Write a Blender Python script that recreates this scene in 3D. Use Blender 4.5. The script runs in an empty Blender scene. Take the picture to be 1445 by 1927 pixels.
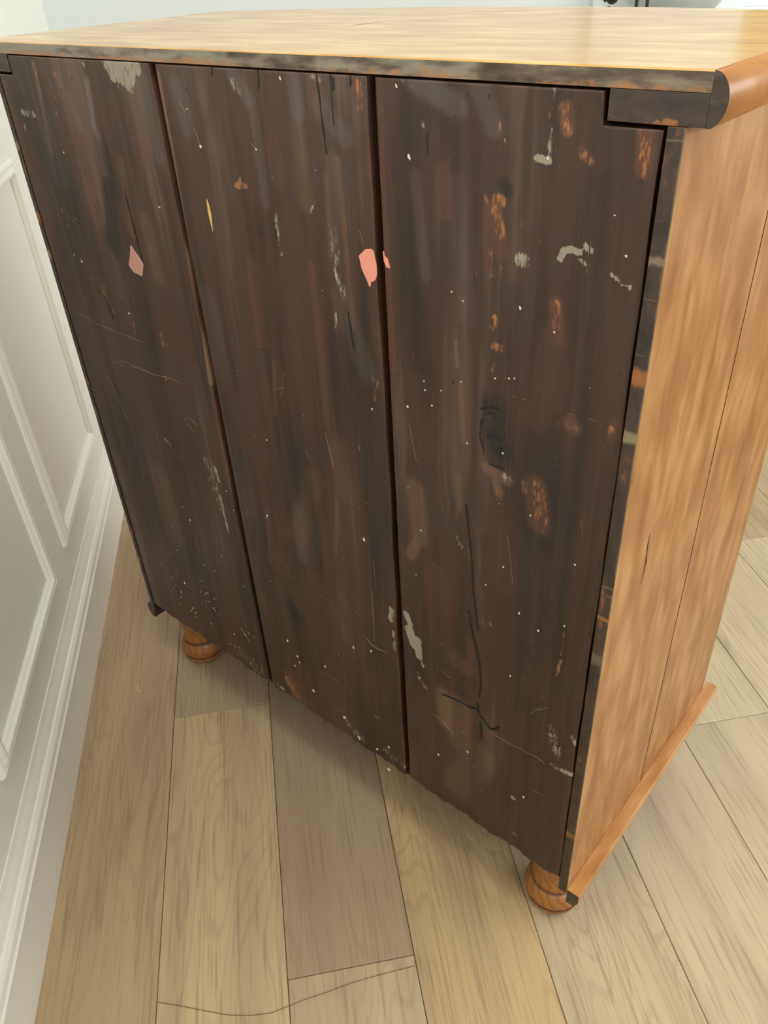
import bpy, bmesh, math, random
import numpy as np
from mathutils import Vector, Matrix

C = bpy.context.scene.collection
SC = bpy.context.scene

# ------------------------------------------------------------------ camera, world, light, exposure
cam_data = bpy.data.cameras.new('camera')
cam = bpy.data.objects.new('camera', cam_data); C.objects.link(cam)
_r = Vector((0.76108549, 0.64671791, -0.05004823)); _u = Vector((-0.34551205, 0.46949321, 0.81252541)); _f = Vector((-0.54897204, 0.60110903, -0.5807733))
M = Matrix((( _r.x, _u.x, -_f.x, 1.23940746), (_r.y, _u.y, -_f.y, -0.60396572), (_r.z, _u.z, -_f.z, 1.28434908), (0, 0, 0, 1)))
cam.matrix_world = M
cam_data.sensor_fit = 'HORIZONTAL'; cam_data.sensor_width = 36.0; cam_data.lens = 1491.83 * 36.0 / 1445.0
cam_data.clip_start = 0.02
SC.camera = cam

TH = -0.8711
NX, NY = math.cos(TH), -math.sin(TH)     # room axis n: away from the panelled wall
DX, DY = math.sin(TH), math.cos(TH)      # room axis d: along the panelled wall
def rw(n, d, z): return (n*NX + d*DX, n*NY + d*DY, z)
ROOM_ROT = -TH

world = bpy.data.worlds.new('world'); SC.world = world; world.use_nodes = True
bg = world.node_tree.nodes['Background']; bg.inputs[0].default_value = (0.80, 0.90, 1.0, 1); bg.inputs[1].default_value = 2.2

SC.view_settings.view_transform = 'Standard'; SC.view_settings.look = 'None'
SC.view_settings.exposure = 0.0; SC.view_settings.gamma = 1.0
SC.view_settings.use_curve_mapping = False

def area(name, n, d, z, sx, sy, direction, power, col):
    L = bpy.data.lights.new(name, 'AREA'); L.shape = 'RECTANGLE'; L.size = sx; L.size_y = sy
    L.energy = power; L.color = col
    o = bpy.data.objects.new(name, L); C.objects.link(o)
    o.location = rw(n, d, z)
    v = Vector(rw(*direction))
    o.rotation_euler = v.to_track_quat('-Z', 'Y').to_euler()
    return o
WIN1 = dict(n0=1.93, n1=3.0, z0=1.062, z1=2.25)            # window in the far wall
WIN2 = dict(d0=-2.35, d1=1.15, z0=1.30, z1=2.25)            # window in the right wall
WIN3 = dict(n0=0.9, n1=2.6, z0=1.25, z1=2.25)              # window in the near wall, behind the camera
area('daylight_far', 2.465, 1.75, 1.70, 1.2, 1.2, (-.25, -1, -.25), 28, (0.86, 0.96, 1.0))
area('daylight_right', 3.75, -0.6, 1.95, 3.4, 1.1, (-1, 0, -.3), 95, (0.98, 1.0, 0.96))
area('daylight_near', 1.75, -3.25, 1.85, 1.6, 1.0, (-.25, 1, -.25), 42, (0.93, 0.99, 1.0))

# ------------------------------------------------------------------ helpers
def lin(c): return c/12.92 if c <= 0.04045 else ((c+0.055)/1.055)**2.4
def rgb(r, g, b): return (lin(r/255), lin(g/255), lin(b/255), 1.0)

class NT:
    def __init__(s, name):
        s.m = bpy.data.materials.new(name); s.m.use_nodes = True
        s.t = s.m.node_tree; s.n = s.t.nodes; s.b = s.n['Principled BSDF']; s.L = s.t.links
    def _set(s, sock, v):
        if hasattr(v, 'is_linked') or isinstance(v, bpy.types.NodeSocket): s.L.new(v, sock)
        else: sock.default_value = v
    def math(s, op, a, b=0.0, c=None, clamp=False):
        k = s.n.new('ShaderNodeMath'); k.operation = op; k.use_clamp = clamp
        s._set(k.inputs[0], a); s._set(k.inputs[1], b)
        if c is not None: s._set(k.inputs[2], c)
        return k.outputs[0]
    def noise(s, v, scale=1.0, detail=2.0, rough=.5, dist=0.0):
        k = s.n.new('ShaderNodeTexNoise'); s.L.new(v, k.inputs['Vector'])
        k.inputs['Scale'].default_value = scale; k.inputs['Detail'].default_value = detail
        k.inputs['Roughness'].default_value = rough; k.inputs['Distortion'].default_value = dist
        return k.outputs[0]
    def comb(s, x, y, z):
        k = s.n.new('ShaderNodeCombineXYZ')
        for i, v in enumerate((x, y, z)): s._set(k.inputs[i], v)
        return k.outputs[0]
    def coords(s):
        k = s.n.new('ShaderNodeTexCoord'); q = s.n.new('ShaderNodeSeparateXYZ'); s.L.new(k.outputs['Object'], q.inputs[0])
        return q.outputs[0], q.outputs[1], q.outputs[2]
    def ramp(s, f, stops):
        k = s.n.new('ShaderNodeValToRGB'); s.L.new(f, k.inputs[0]); e = k.color_ramp.elements
        while len(e) < len(stops): e.new(0.5)
        for el, (p, c) in zip(e, stops): el.position = p; el.color = c
        return k.outputs[0]
    def mix(s, f, a, b, mode='MIX'):
        k = s.n.new('ShaderNodeMix'); k.data_type = 'RGBA'; k.blend_type = mode
        s._set(k.inputs[0], f); s._set(k.inputs[6], a); s._set(k.inputs[7], b)
        return k.outputs[2]
    def smooth(s, v, lo, hi, out=1.0):
        k = s.n.new('ShaderNodeMapRange'); k.interpolation_type = 'SMOOTHSTEP'
        s._set(k.inputs[0], v); k.inputs[1].default_value = lo; k.inputs[2].default_value = hi; k.inputs[4].default_value = out
        return k.outputs[0]
    def attr(s, name):
        k = s.n.new('ShaderNodeAttribute'); k.attribute_name = name
        q = s.n.new('ShaderNodeSeparateColor'); s.L.new(k.outputs['Color'], q.inputs[0])
        return q.outputs[0], q.outputs[1], q.outputs[2], k.outputs['Alpha']
    def bump(s, h, strength=.3, dist=.001):
        k = s.n.new('ShaderNodeBump'); k.inputs['Strength'].default_value = strength; k.inputs['Distance'].default_value = dist
        s.L.new(h, k.inputs['Height']); s.L.new(k.outputs[0], s.b.inputs['Normal'])
    def obj_rand(s):
        k = s.n.new('ShaderNodeObjectInfo'); return k.outputs['Random'], k.outputs['Color']
    def out(s, col=None, rough=None, **kw):
        if col is not None: s._set(s.b.inputs['Base Color'], col)
        if rough is not None: s._set(s.b.inputs['Roughness'], rough)
        for k, v in kw.items(): s._set(s.b.inputs[k.replace('_', ' ')], v)
        return s.m

def plain(name, col, rough=.5, **kw):
    t = NT(name); return t.out(col, rough, **kw)

def mesh_obj(name, verts, faces, mat, parent=None, smooth=False, mats=None, idx=None):
    me = bpy.data.meshes.new(name)
    me.from_pydata([tuple(v) for v in verts], [], faces)
    for m in ([mat] if mats is None else mats): me.materials.append(m)
    if idx is not None: me.polygons.foreach_set('material_index', idx)
    if smooth: me.polygons.foreach_set('use_smooth', [True]*len(me.polygons))
    me.update()
    o = bpy.data.objects.new(name, me); C.objects.link(o)
    if parent is not None: o.parent = parent
    return o

def bm_obj(name, bm, mat, parent=None, smooth=False, bevel=0.0, seg=2):
    if bevel > 0: bmesh.ops.bevel(bm, geom=list(bm.edges), offset=bevel, segments=seg, affect='EDGES', profile=.6)
    bmesh.ops.recalc_face_normals(bm, faces=bm.faces)
    me = bpy.data.meshes.new(name); bm.to_mesh(me); bm.free(); me.materials.append(mat)
    if smooth: me.polygons.foreach_set('use_smooth', [True]*len(me.polygons))
    o = bpy.data.objects.new(name, me); C.objects.link(o)
    if parent is not None: o.parent = parent
    return o

def box_bm(x0, x1, y0, y1, z0, z1):
    bm = bmesh.new()
    v = [bm.verts.new((x, y, z)) for x in (x0, x1) for y in (y0, y1) for z in (z0, z1)]
    for f in ((0,1,3,2), (4,6,7,5), (0,4,5,1), (2,3,7,6), (0,2,6,4), (1,5,7,3)): bm.faces.new([v[i] for i in f])
    bmesh.ops.recalc_face_normals(bm, faces=bm.faces)
    return bm
def box(name, x0, x1, y0, y1, z0, z1, mat, parent=None, bevel=.001, seg=2):
    return bm_obj(name, box_bm(x0, x1, y0, y1, z0, z1), mat, parent, bevel=bevel, seg=seg)

def extrude_profile(name, prof, a, b, tofn, mat, parent=None, cut_a=None, cut_b=None, smooth=False):
    """Closed profile [(u, h)] swept from a to b; tofn(t, u, h) -> point; cut_x(u) shifts t at the ends (mitres)."""
    n = len(prof); V = []
    for t, cf in ((a, cut_a), (b, cut_b)):
        for (u, h) in prof: V.append(tofn(t + (cf(u) if cf else 0), u, h))
    F = [(i, (i+1) % n, n+(i+1) % n, n+i) for i in range(n)] + [tuple(range(n-1, -1, -1)), tuple(range(n, 2*n))]
    bm = bmesh.new(); vs = [bm.verts.new(v) for v in V]
    for f in F: bm.faces.new([vs[i] for i in f])
    return bm_obj(name, bm, mat, parent, smooth=False)

def lathe(name, prof, mat, parent=None, seg=36, loc=(0, 0, 0)):
    V = []; F = []
    for r, z in prof:
        for k in range(seg):
            a = 2*math.pi*k/seg; V.append((loc[0]+r*math.cos(a), loc[1]+r*math.sin(a), loc[2]+z))
    for i in range(len(prof)-1):
        for k in range(seg):
            k2 = (k+1) % seg; F.append((i*seg+k, i*seg+k2, (i+1)*seg+k2, (i+1)*seg+k))
    F.append(tuple(range(seg-1, -1, -1))); m = (len(prof)-1)*seg; F.append(tuple(range(m, m+seg)))
    o = mesh_obj(name, V, F, mat, parent, smooth=True)
    return o

def tube(bm, pts, r, seg=8):
    rings = []
    P = [Vector(p) for p in pts]
    for i, p in enumerate(P):
        t = (P[min(i+1, len(P)-1)] - P[max(i-1, 0)]).normalized()
        a = t.orthogonal().normalized(); b = t.cross(a)
        if rings:   # keep the frame steady
            pa = rings[-1][1]; a = (pa - t*pa.dot(t)).normalized(); b = t.cross(a)
        rr = r[i] if isinstance(r, (list, tuple)) else r
        rings.append(([bm.verts.new(p + (a*math.cos(2*math.pi*k/seg) + b*math.sin(2*math.pi*k/seg))*rr) for k in range(seg)], a))
    for (A, _), (B2, _) in zip(rings, rings[1:]):
        for k in range(seg): bm.faces.new((A[k], A[(k+1) % seg], B2[(k+1) % seg], B2[k]))
    bm.faces.new(list(reversed(rings[0][0]))); bm.faces.new(rings[-1][0])

def tag(o, label=None, cat=None, group=None, kind=None):
    if label: o['label'] = label
    if cat: o['category'] = cat
    if group: o['group'] = group
    if kind: o['kind'] = kind
    return o
def empty(name, loc):
    o = bpy.data.objects.new(name, None); C.objects.link(o); o.location = loc; o.empty_display_size = .05
    return o

# ------------------------------------------------------------------ materials
def mat_wall():
    t = NT('painted_wall'); x, y, z = t.coords()
    v = t.comb(x, y, z); n = t.noise(v, 60, 3); t.bump(n, .05, .0005)
    return t.out(rgb(238, 238, 230), .5)
def mat_trim():
    t = NT('painted_trim'); x, y, z = t.coords(); v = t.comb(x, y, z)
    n = t.noise(v, 45, 3); t.bump(n, .05, .0005)
    w = t.smooth(t.noise(v, 28, 4), .72, .80)
    return t.out(t.mix(w, rgb(240, 240, 231), rgb(214, 209, 196)), .32)
def mat_plank():
    t = NT('oak_laminate'); x, y, z = t.coords(); rnd, ocol = t.obj_rand()
    off = t.math('MULTIPLY', rnd, 37.0)
    xo = t.math('ADD', x, off)
    # figure: contour lines of a slow field give cathedral arches
    fld = t.noise(t.comb(t.math('MULTIPLY', xo, 6.0), t.math('MULTIPLY', y, 1.1), off), 1.0, 2.0, .45)
    fine = t.noise(t.comb(t.math('MULTIPLY', xo, 210.0), t.math('MULTIPLY', y, 7.0), off), 1.0, 3.0, .6)
    ring = t.math('SINE', t.math('ADD', t.math('MULTIPLY', fld, 190.0), t.math('MULTIPLY', fine, 1.6)))
    ring = t.smooth(ring, .45, 1.0)
    amt = t.smooth(t.noise(t.comb(t.math('MULTIPLY', xo, 5.0), t.math('MULTIPLY', y, .9), t.math('ADD', off, 9.0)), 1.0, 1.0), .40, .62)
    broad = t.noise(t.comb(t.math('MULTIPLY', xo, 16.0), t.math('MULTIPLY', y, 1.2), off), 1.0, 2.0)
    col = t.mix(t.smooth(broad, .35, .68), ocol, t.mix(.38, ocol, rgb(150, 126, 106)))
    col = t.mix(t.math('MULTIPLY', t.math('MULTIPLY', ring, amt), .17), col, rgb(122, 98, 78))
    col = t.mix(t.math('MULTIPLY', t.smooth(fine, .48, .72), .38), col, rgb(118, 95, 74))
    # knots
    k = t.n.new('ShaderNodeTexVoronoi'); t.L.new(t.comb(t.math('MULTIPLY', xo, 5.5), t.math('MULTIPLY', y, 1.6), off), k.inputs['Vector']); k.inputs['Scale'].default_value = 1.0
    kn = t.smooth(k.outputs['Distance'], .16, .05)
    kn2 = t.smooth(k.outputs['Distance'], .07, .03)
    col = t.mix(t.math('MULTIPLY', kn, .30), col, rgb(120, 92, 80)); col = t.mix(t.math('MULTIPLY', kn2, .35), col, rgb(84, 66, 58))
    t.bump(fine, .12, .0006)
    return t.out(col, t.math('ADD', .46, t.math('MULTIPLY', fine, .1)), Specular_IOR_Level=.4)
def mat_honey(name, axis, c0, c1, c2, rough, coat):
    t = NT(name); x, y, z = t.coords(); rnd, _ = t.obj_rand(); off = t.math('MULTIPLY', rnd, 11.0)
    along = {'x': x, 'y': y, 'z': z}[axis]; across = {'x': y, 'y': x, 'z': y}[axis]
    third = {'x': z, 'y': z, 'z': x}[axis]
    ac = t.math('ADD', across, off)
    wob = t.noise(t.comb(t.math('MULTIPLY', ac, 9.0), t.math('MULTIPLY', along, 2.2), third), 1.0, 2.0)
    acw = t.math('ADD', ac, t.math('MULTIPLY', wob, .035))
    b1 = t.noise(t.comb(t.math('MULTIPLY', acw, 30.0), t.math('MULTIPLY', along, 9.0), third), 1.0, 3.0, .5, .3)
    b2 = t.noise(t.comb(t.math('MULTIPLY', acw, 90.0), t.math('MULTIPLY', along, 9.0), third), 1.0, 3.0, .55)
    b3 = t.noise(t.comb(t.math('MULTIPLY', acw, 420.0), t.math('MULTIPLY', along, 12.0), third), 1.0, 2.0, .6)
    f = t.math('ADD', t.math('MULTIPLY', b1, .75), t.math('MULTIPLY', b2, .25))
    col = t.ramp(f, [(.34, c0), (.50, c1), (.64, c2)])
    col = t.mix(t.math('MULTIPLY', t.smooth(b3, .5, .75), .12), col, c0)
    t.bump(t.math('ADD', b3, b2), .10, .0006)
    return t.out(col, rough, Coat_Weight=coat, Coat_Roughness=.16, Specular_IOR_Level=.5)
def mat_back():
    t = NT('dark_stained_pine'); x, y, z = t.coords(); rnd, _ = t.obj_rand(); off = t.math('MULTIPLY', rnd, 23.0)
    O, P, K, T = t.attr('wear_a'); R, G, CR, W = t.attr('wear_sheen_b')
    xw = t.math('ADD', x, t.math('MULTIPLY', t.math('SUBTRACT', W, .5), .12))
    n1 = t.noise(t.comb(t.math('MULTIPLY', xw, 16.0), t.math('MULTIPLY', z, 1.3), off), 1.0, 3.0, .55)
    n2 = t.noise(t.comb(t.math('MULTIPLY', xw, 75.0), t.math('MULTIPLY', z, 2.0), off), 1.0, 3.0, .55)
    n3 = t.noise(t.comb(t.math('MULTIPLY', xw, 420.0), t.math('MULTIPLY', z, 9.0), off), 1.0, 3.0, .6)
    nr = t.noise(t.comb(t.math('MULTIPLY', x, 260.0), t.math('MULTIPLY', z, 80.0), off), 1.0, 4.0, .65)
    n0 = t.noise(t.comb(t.math('MULTIPLY', xw, 11.0), t.math('MULTIPLY', z, 3.2), off), 1.0, 3.0, .6, .4)
    f = t.math('ADD', t.math('ADD', t.math('MULTIPLY', n1, .40), t.math('MULTIPLY', n0, .36)), t.math('MULTIPLY', n2, .24))
    col = t.ramp(f, [(.40, rgb(42, 32, 29)), (.46, rgb(63, 46, 38)), (.51, rgb(80, 55, 44)), (.55, rgb(75, 59, 53)), (.61, rgb(104, 84, 73))])
    col = t.mix(t.math('MULTIPLY', t.smooth(n3, .45, .75), .24), col, rgb(44, 32, 29))
    def soft(m, k): return t.math('MULTIPLY', t.smooth(t.math('MULTIPLY', m, t.math('ADD', .30, t.math('MULTIPLY', t.math('ADD', n2, n0), .75))), .05, .95), k)
    _, tint = t.obj_rand(); col = t.mix(1.0, col, tint, 'MULTIPLY')
    col = t.mix(soft(R, .52), col, rgb(102, 62, 47))
    col = t.mix(soft(T, .80), col, rgb(128, 96, 68))
    col = t.mix(soft(G, .65), col, rgb(108, 101, 104))  # grey sheen streaks, painted into the wood colour
    col = t.mix(t.math('MULTIPLY', t.smooth(t.math('ADD', K, t.math('MULTIPLY', t.math('SUBTRACT', n3, .5), .9)), .15, .85), .9), col, rgb(18, 16, 16))
    def ragged(m, lo, hi, amp): return t.smooth(t.math('ADD', m, t.math('MULTIPLY', t.math('SUBTRACT', nr, .5), amp)), lo, hi)
    col = t.mix(t.math('MULTIPLY', ragged(O, .30, .90, 2.1), .74), col, t.mix(t.smooth(nr, .38, .68), rgb(100, 60, 40), rgb(190, 124, 70)))
    col = t.mix(t.math('MULTIPLY', ragged(P, .34, .70, 1.7), .82), col, t.mix(nr, rgb(122, 119, 106), rgb(186, 180, 156)))
    crk = t.smooth(CR, .72, .84)
    col = t.mix(crk, col, rgb(10, 8, 8))
    h = t.math('ADD', t.math('MULTIPLY', n3, .6), t.math('ADD', t.math('MULTIPLY', n2, .8), t.math('MULTIPLY', nr, .15)))
    t.bump(h, .30, .0009)
    return t.out(col, t.math('ADD', .40, t.math('MULTIPLY', n3, .16)), Specular_IOR_Level=.5, Coat_Weight=.10, Coat_Roughness=.36)
def mat_darkend(name, orange):
    t = NT(name); x, y, z = t.coords()
    a = t.noise(t.comb(t.math('MULTIPLY', x, 40.0), t.math('MULTIPLY', y, 40.0), t.math('MULTIPLY', z, 90.0)), 1.0, 4.0, .6)
    b = t.noise(t.comb(t.math('MULTIPLY', x, 30.0), 4.0, t.math('MULTIPLY', z, 60.0)), 1.0, 4.0, .65)
    col = t.ramp(a, [(.35, rgb(50, 42, 41)), (.65, rgb(76, 62, 56))])
    col = t.mix(t.math('MULTIPLY', t.smooth(b, .58, .72), .5), col, rgb(112, 108, 96))
    if orange: col = t.mix(t.math('MULTIPLY', t.smooth(t.math('ADD', b, t.math('MULTIPLY', t.math('SUBTRACT', 1.174, z), 20.0)), .60, .66), .65), col, rgb(172, 106, 56))
    t.bump(a, .3, .001)
    return t.out(col, .5)
def mat_slab_edge():
    """Rear edge of the top: old paint in grey, brown and beige smears, chipped to orange pine along the lower arris."""
    t = NT('worn_slab_edge'); x, y, z = t.coords()
    a = t.noise(t.comb(t.math('MULTIPLY', x, 22.0), 0.0, t.math('MULTIPLY', z, 90.0)), 1.0, 4.0, .6)
    b = t.noise(t.comb(t.math('MULTIPLY', x, 70.0), 3.0, t.math('MULTIPLY', z, 60.0)), 1.0, 4.0, .6)
    c = t.noise(t.comb(t.math('MULTIPLY', x, 6.0), 7.0, t.math('MULTIPLY', z, 30.0)), 1.0, 3.0, .6)
    col = t.ramp(a, [(.35, rgb(62, 52, 46)), (.52, rgb(100, 86, 74)), (.66, rgb(130, 114, 96))])
    pale = t.math('ADD', t.math('ADD', t.math('MULTIPLY', c, .7), t.math('MULTIPLY', a, .5)), t.math('MULTIPLY', x, -.22))
    col = t.mix(t.math('MULTIPLY', t.smooth(pale, .36, .62), .75), col, t.mix(b, rgb(130, 132, 126), rgb(172, 162, 140)))
    low = t.math('MULTIPLY', t.math('SUBTRACT', 1.1995, z), 26.0)
    org = t.math('ADD', t.math('ADD', t.math('MULTIPLY', b, .8), t.math('MULTIPLY', c, .9)), low)
    col = t.mix(t.math('MULTIPLY', t.smooth(org, .98, 1.12), .66), col, rgb(172, 114, 64))
    t.bump(b, .3, .001)
    return t.out(col, .55)
def mat_stile():
    """Rear edge of the side: dark, with saw ticks, bare orange nicks and a pale rubbed outer arris."""
    t = NT('worn_dark_stile'); x, y, z = t.coords()
    a = t.noise(t.comb(t.math('MULTIPLY', x, 60.0), 0.0, t.math('MULTIPLY', z, 24.0)), 1.0, 4.0, .6)
    tick = t.noise(t.comb(t.math('MULTIPLY', x, 12.0), 2.0, t.math('MULTIPLY', z, 190.0)), 1.0, 2.0, .5)
    big = t.noise(t.comb(0.0, 5.0, t.math('MULTIPLY', z, 9.0)), 1.0, 3.0, .6)
    col = t.ramp(a, [(.35, rgb(44, 35, 33)), (.65, rgb(74, 58, 50))])
    col = t.mix(t.math('MULTIPLY', t.smooth(t.math('ADD', tick, t.math('MULTIPLY', big, .5)), .88, .98), .6), col, rgb(128, 112, 88))
    col = t.mix(t.math('MULTIPLY', t.smooth(t.math('ADD', a, t.math('MULTIPLY', big, .55)), .88, .98), .7), col, rgb(150, 88, 44))
    for zc, hw, cc in ((1.072, .006, rgb(140, 124, 98)), (.913, .009, rgb(150, 138, 108)), (.971, .010, rgb(172, 104, 52)), (.630, .012, rgb(110, 98, 84)), (.290, .008, rgb(150, 92, 48)), (.690, .005, rgb(166, 104, 54))):   # nicks, each where the wood was struck
        m_ = t.smooth(t.math('ADD', t.math('ABSOLUTE', t.math('SUBTRACT', z, zc)), t.math('MULTIPLY', t.math('SUBTRACT', a, .5), .02)), hw, hw*.4)
        col = t.mix(t.math('MULTIPLY', m_, .75), col, cc)
    rub = t.math('ADD', t.math('MULTIPLY', t.math('SUBTRACT', x, .9985), 220.0), t.math('MULTIPLY', a, 1.1))
    col = t.mix(t.math('MULTIPLY', t.smooth(rub, .45, .80), .7), col, rgb(124, 114, 90))
    t.bump(tick, .35, .001)
    return t.out(col, .5)
def mat_foot():
    t = NT('turned_pine'); x, y, z = t.coords()
    n = t.noise(t.comb(t.math('MULTIPLY', x, 20.0), t.math('MULTIPLY', y, 20.0), t.math('MULTIPLY', z, 30.0)), 1.0, 2.0)
    r = t.smooth(t.math('SINE', t.math('ADD', t.math('MULTIPLY', t.math('ADD', x, t.math('MULTIPLY', z, .4)), 420.0), t.math('MULTIPLY', n, 16.0))), .2, 1.0)
    col = t.mix(t.math('MULTIPLY', r, .42), rgb(166, 108, 54), rgb(92, 48, 22))
    for zc, hw in ((.0190, .0030), (.0580, .0035), (.124, .003)):     # shade of the turned grooves, painted into the colour as dark bands
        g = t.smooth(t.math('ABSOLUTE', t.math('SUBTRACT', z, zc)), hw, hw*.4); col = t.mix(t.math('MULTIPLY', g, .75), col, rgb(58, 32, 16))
    return t.out(col, .42, Coat_Weight=.15, Coat_Roughness=.25)

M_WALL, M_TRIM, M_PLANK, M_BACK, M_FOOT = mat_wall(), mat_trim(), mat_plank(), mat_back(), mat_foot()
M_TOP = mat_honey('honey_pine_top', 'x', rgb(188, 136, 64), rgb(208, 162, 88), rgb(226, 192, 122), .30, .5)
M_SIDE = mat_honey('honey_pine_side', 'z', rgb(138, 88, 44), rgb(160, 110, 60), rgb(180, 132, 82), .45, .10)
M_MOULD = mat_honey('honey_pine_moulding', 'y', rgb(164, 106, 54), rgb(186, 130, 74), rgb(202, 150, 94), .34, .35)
M_EDGE = mat_slab_edge(); M_STILE = mat_stile(); M_DARKEND = mat_darkend('dark_end_grain', True); M_DARKTIP = mat_darkend('dark_moulding_end', False)
M_INNER = plain('dark_inside', rgb(40, 28, 22), .8)
M_SUB = plain('underlay', rgb(60, 48, 38), .9)
M_CEIL = plain('ceiling_paint', rgb(236, 234, 228), .8)
M_FARWALL = plain('pale_blue_grey_paint', rgb(222, 228, 230), .6)
M_IRON = plain('black_iron', rgb(34, 34, 38), .5, Metallic=.3)
M_WHITE = plain('white_fleck_paint', rgb(224, 220, 206), .6)
M_SCR = plain('scratch_pale', rgb(132, 118, 98), .7)
M_PINK = plain('salmon_paint', rgb(240, 158, 138), .5); M_PINKD = plain('dusty_pink_paint', rgb(196, 146, 134), .6); M_YEL = plain('bare_yellow_wood', rgb(232, 188, 112), .6)
M_LINE = plain('thread_brown', rgb(122, 94, 66), .8)

# ------------------------------------------------------------------ setting: floor of separate planks
N0, N1, D0, D1, H = -0.172, 3.40, -2.85, 1.40, 2.5
def slab(name, n0, n1, d0, d1, z0, z1, mat, parent=None, kind='structure'):
    o = box(name, n0, n1, d0, d1, z0, z1, mat, parent, bevel=0)
    if parent is None: o.rotation_euler = (0, 0, ROOM_ROT)
    if kind: o['kind'] = kind
    return o
floor = slab('floor', N0-.1, N1+.1, D0-.1, D1+.1, -.06, -.009, M_SUB)
U0, PW, PL = 0.0231, 0.1983, 1.36
TONE = {(-1, 0): (192, 166, 134), (-1, 1): (190, 164, 130), (0, 0): (204, 180, 142), (0, 1): (182, 160, 130), (1, 0): (200, 180, 146), (1, 1): (172, 150, 122), (2, 1): (196, 168, 126), (3, 1): (196, 176, 144), (4, 1): (200, 180, 150), (5, 0): (202, 184, 152), (5, 1): (206, 190, 156), (6, 1): (206, 188, 156), (7, 1): (208, 190, 158)}
JOINT = {-1: -.78, 0: -.176, 1: -.7366, 2: -1.15, 3: -1.02, 4: -1.2, 5: -.412, 6: -.95, 7: -1.25, 8: -.3, 9: -.8}
_rng = random.Random(4)
def plank_mesh(w, l):
    g, b, th = .0005, .0009, .008
    V = []
    for (ins, z) in ((g, -th), (g, -b), (g+b, 0.0)):
        V += [(ins, ins, z), (w-ins, ins, z), (w-ins, l-ins, z), (ins, l-ins, z)]
    F = [(3, 2, 1, 0), (8, 9, 10, 11)]
    for r in (0, 4):
        for k in range(4): F.append((r+k, r+(k+1) % 4, r+4+(k+1) % 4, r+4+k))
    return V, F
_pm = {}
k = -1
while U0 + k*PW < N1:
    n0 = max(U0 + k*PW, N0); n1 = min(U0 + (k+1)*PW, N1)
    j = JOINT.get(k, _rng.uniform(-1.2, .1))
    cuts = [j + PL*i for i in range(-4, 5)]
    for i, (a, b) in enumerate(zip(cuts, cuts[1:])):
        a2, b2 = max(a, D0), min(b, D1)
        if b2 - a2 < .02: continue
        key = (round(n1-n0, 3), round(b2-a2, 3))
        if key not in _pm:
            V, F = plank_mesh(n1-n0, b2-a2); me = bpy.data.meshes.new('plank'); me.from_pydata(V, [], F); me.materials.append(M_PLANK); me.update(); _pm[key] = me
        o = bpy.data.objects.new('plank', _pm[key]); C.objects.link(o); o.parent = floor
        o.location = (n0, a2, _rng.uniform(-.0003, .0001))
        seg = i - 3       # 0 is the plank ending at the joint, 1 the one beyond it
        v = _rng.uniform(-8, 8); t = TONE.get((k, seg)) or tuple(int(c + v) for c in (200, 178, 142))
        o.color = rgb(*t)
    k += 1

# ------------------------------------------------------------------ walls
wall_left = slab('wall_left', N0-.12, N0, D0-.1, D1+.12, -.06, H, M_WALL)
wall_right = empty('wall_right', (0, 0, 0)); wall_back = empty('wall_back', (0, 0, 0)); wall_front = empty('wall_front', (0, 0, 0))
for o in (wall_right, wall_back, wall_front): o.rotation_euler = (0, 0, ROOM_ROT); o['kind'] = 'structure'
def wall_with_hole(root, n0, n1, d0, d1, along, a0, a1, z0, z1, mat):
    """Four blocks round one opening, each a piece of the wall."""
    def blk(lo, hi, za, zb):
        if along == 'n': slab('wall_section', lo, hi, d0, d1, za, zb, mat, root, kind=None)
        else: slab('wall_section', n0, n1, lo, hi, za, zb, mat, root, kind=None)
    lo, hi = (n0, n1) if along == 'n' else (d0, d1)
    blk(lo, a0, -.06, H); blk(a1, hi, -.06, H); blk(a0, a1, -.06, z0); blk(a0, a1, z1, H)
wall_with_hole(wall_back, N0, N1+.12, D1, D1+.18, 'n', WIN1['n0'], WIN1['n1'], WIN1['z0'], WIN1['z1'], M_FARWALL)
wall_with_hole(wall_right, N1, N1+.18, D0-.1, D1, 'd', WIN2['d0'], WIN2['d1'], WIN2['z0'], WIN2['z1'], M_WALL)
wall_with_hole(wall_front, N0, N1, D0-.18, D0, 'n', WIN3['n0'], WIN3['n1'], WIN3['z0'], WIN3['z1'], M_WALL)
ceiling = slab('ceiling', N0-.12, N1+.18, D0-.18, D1+.18, H, H+.1, M_CEIL)

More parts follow.
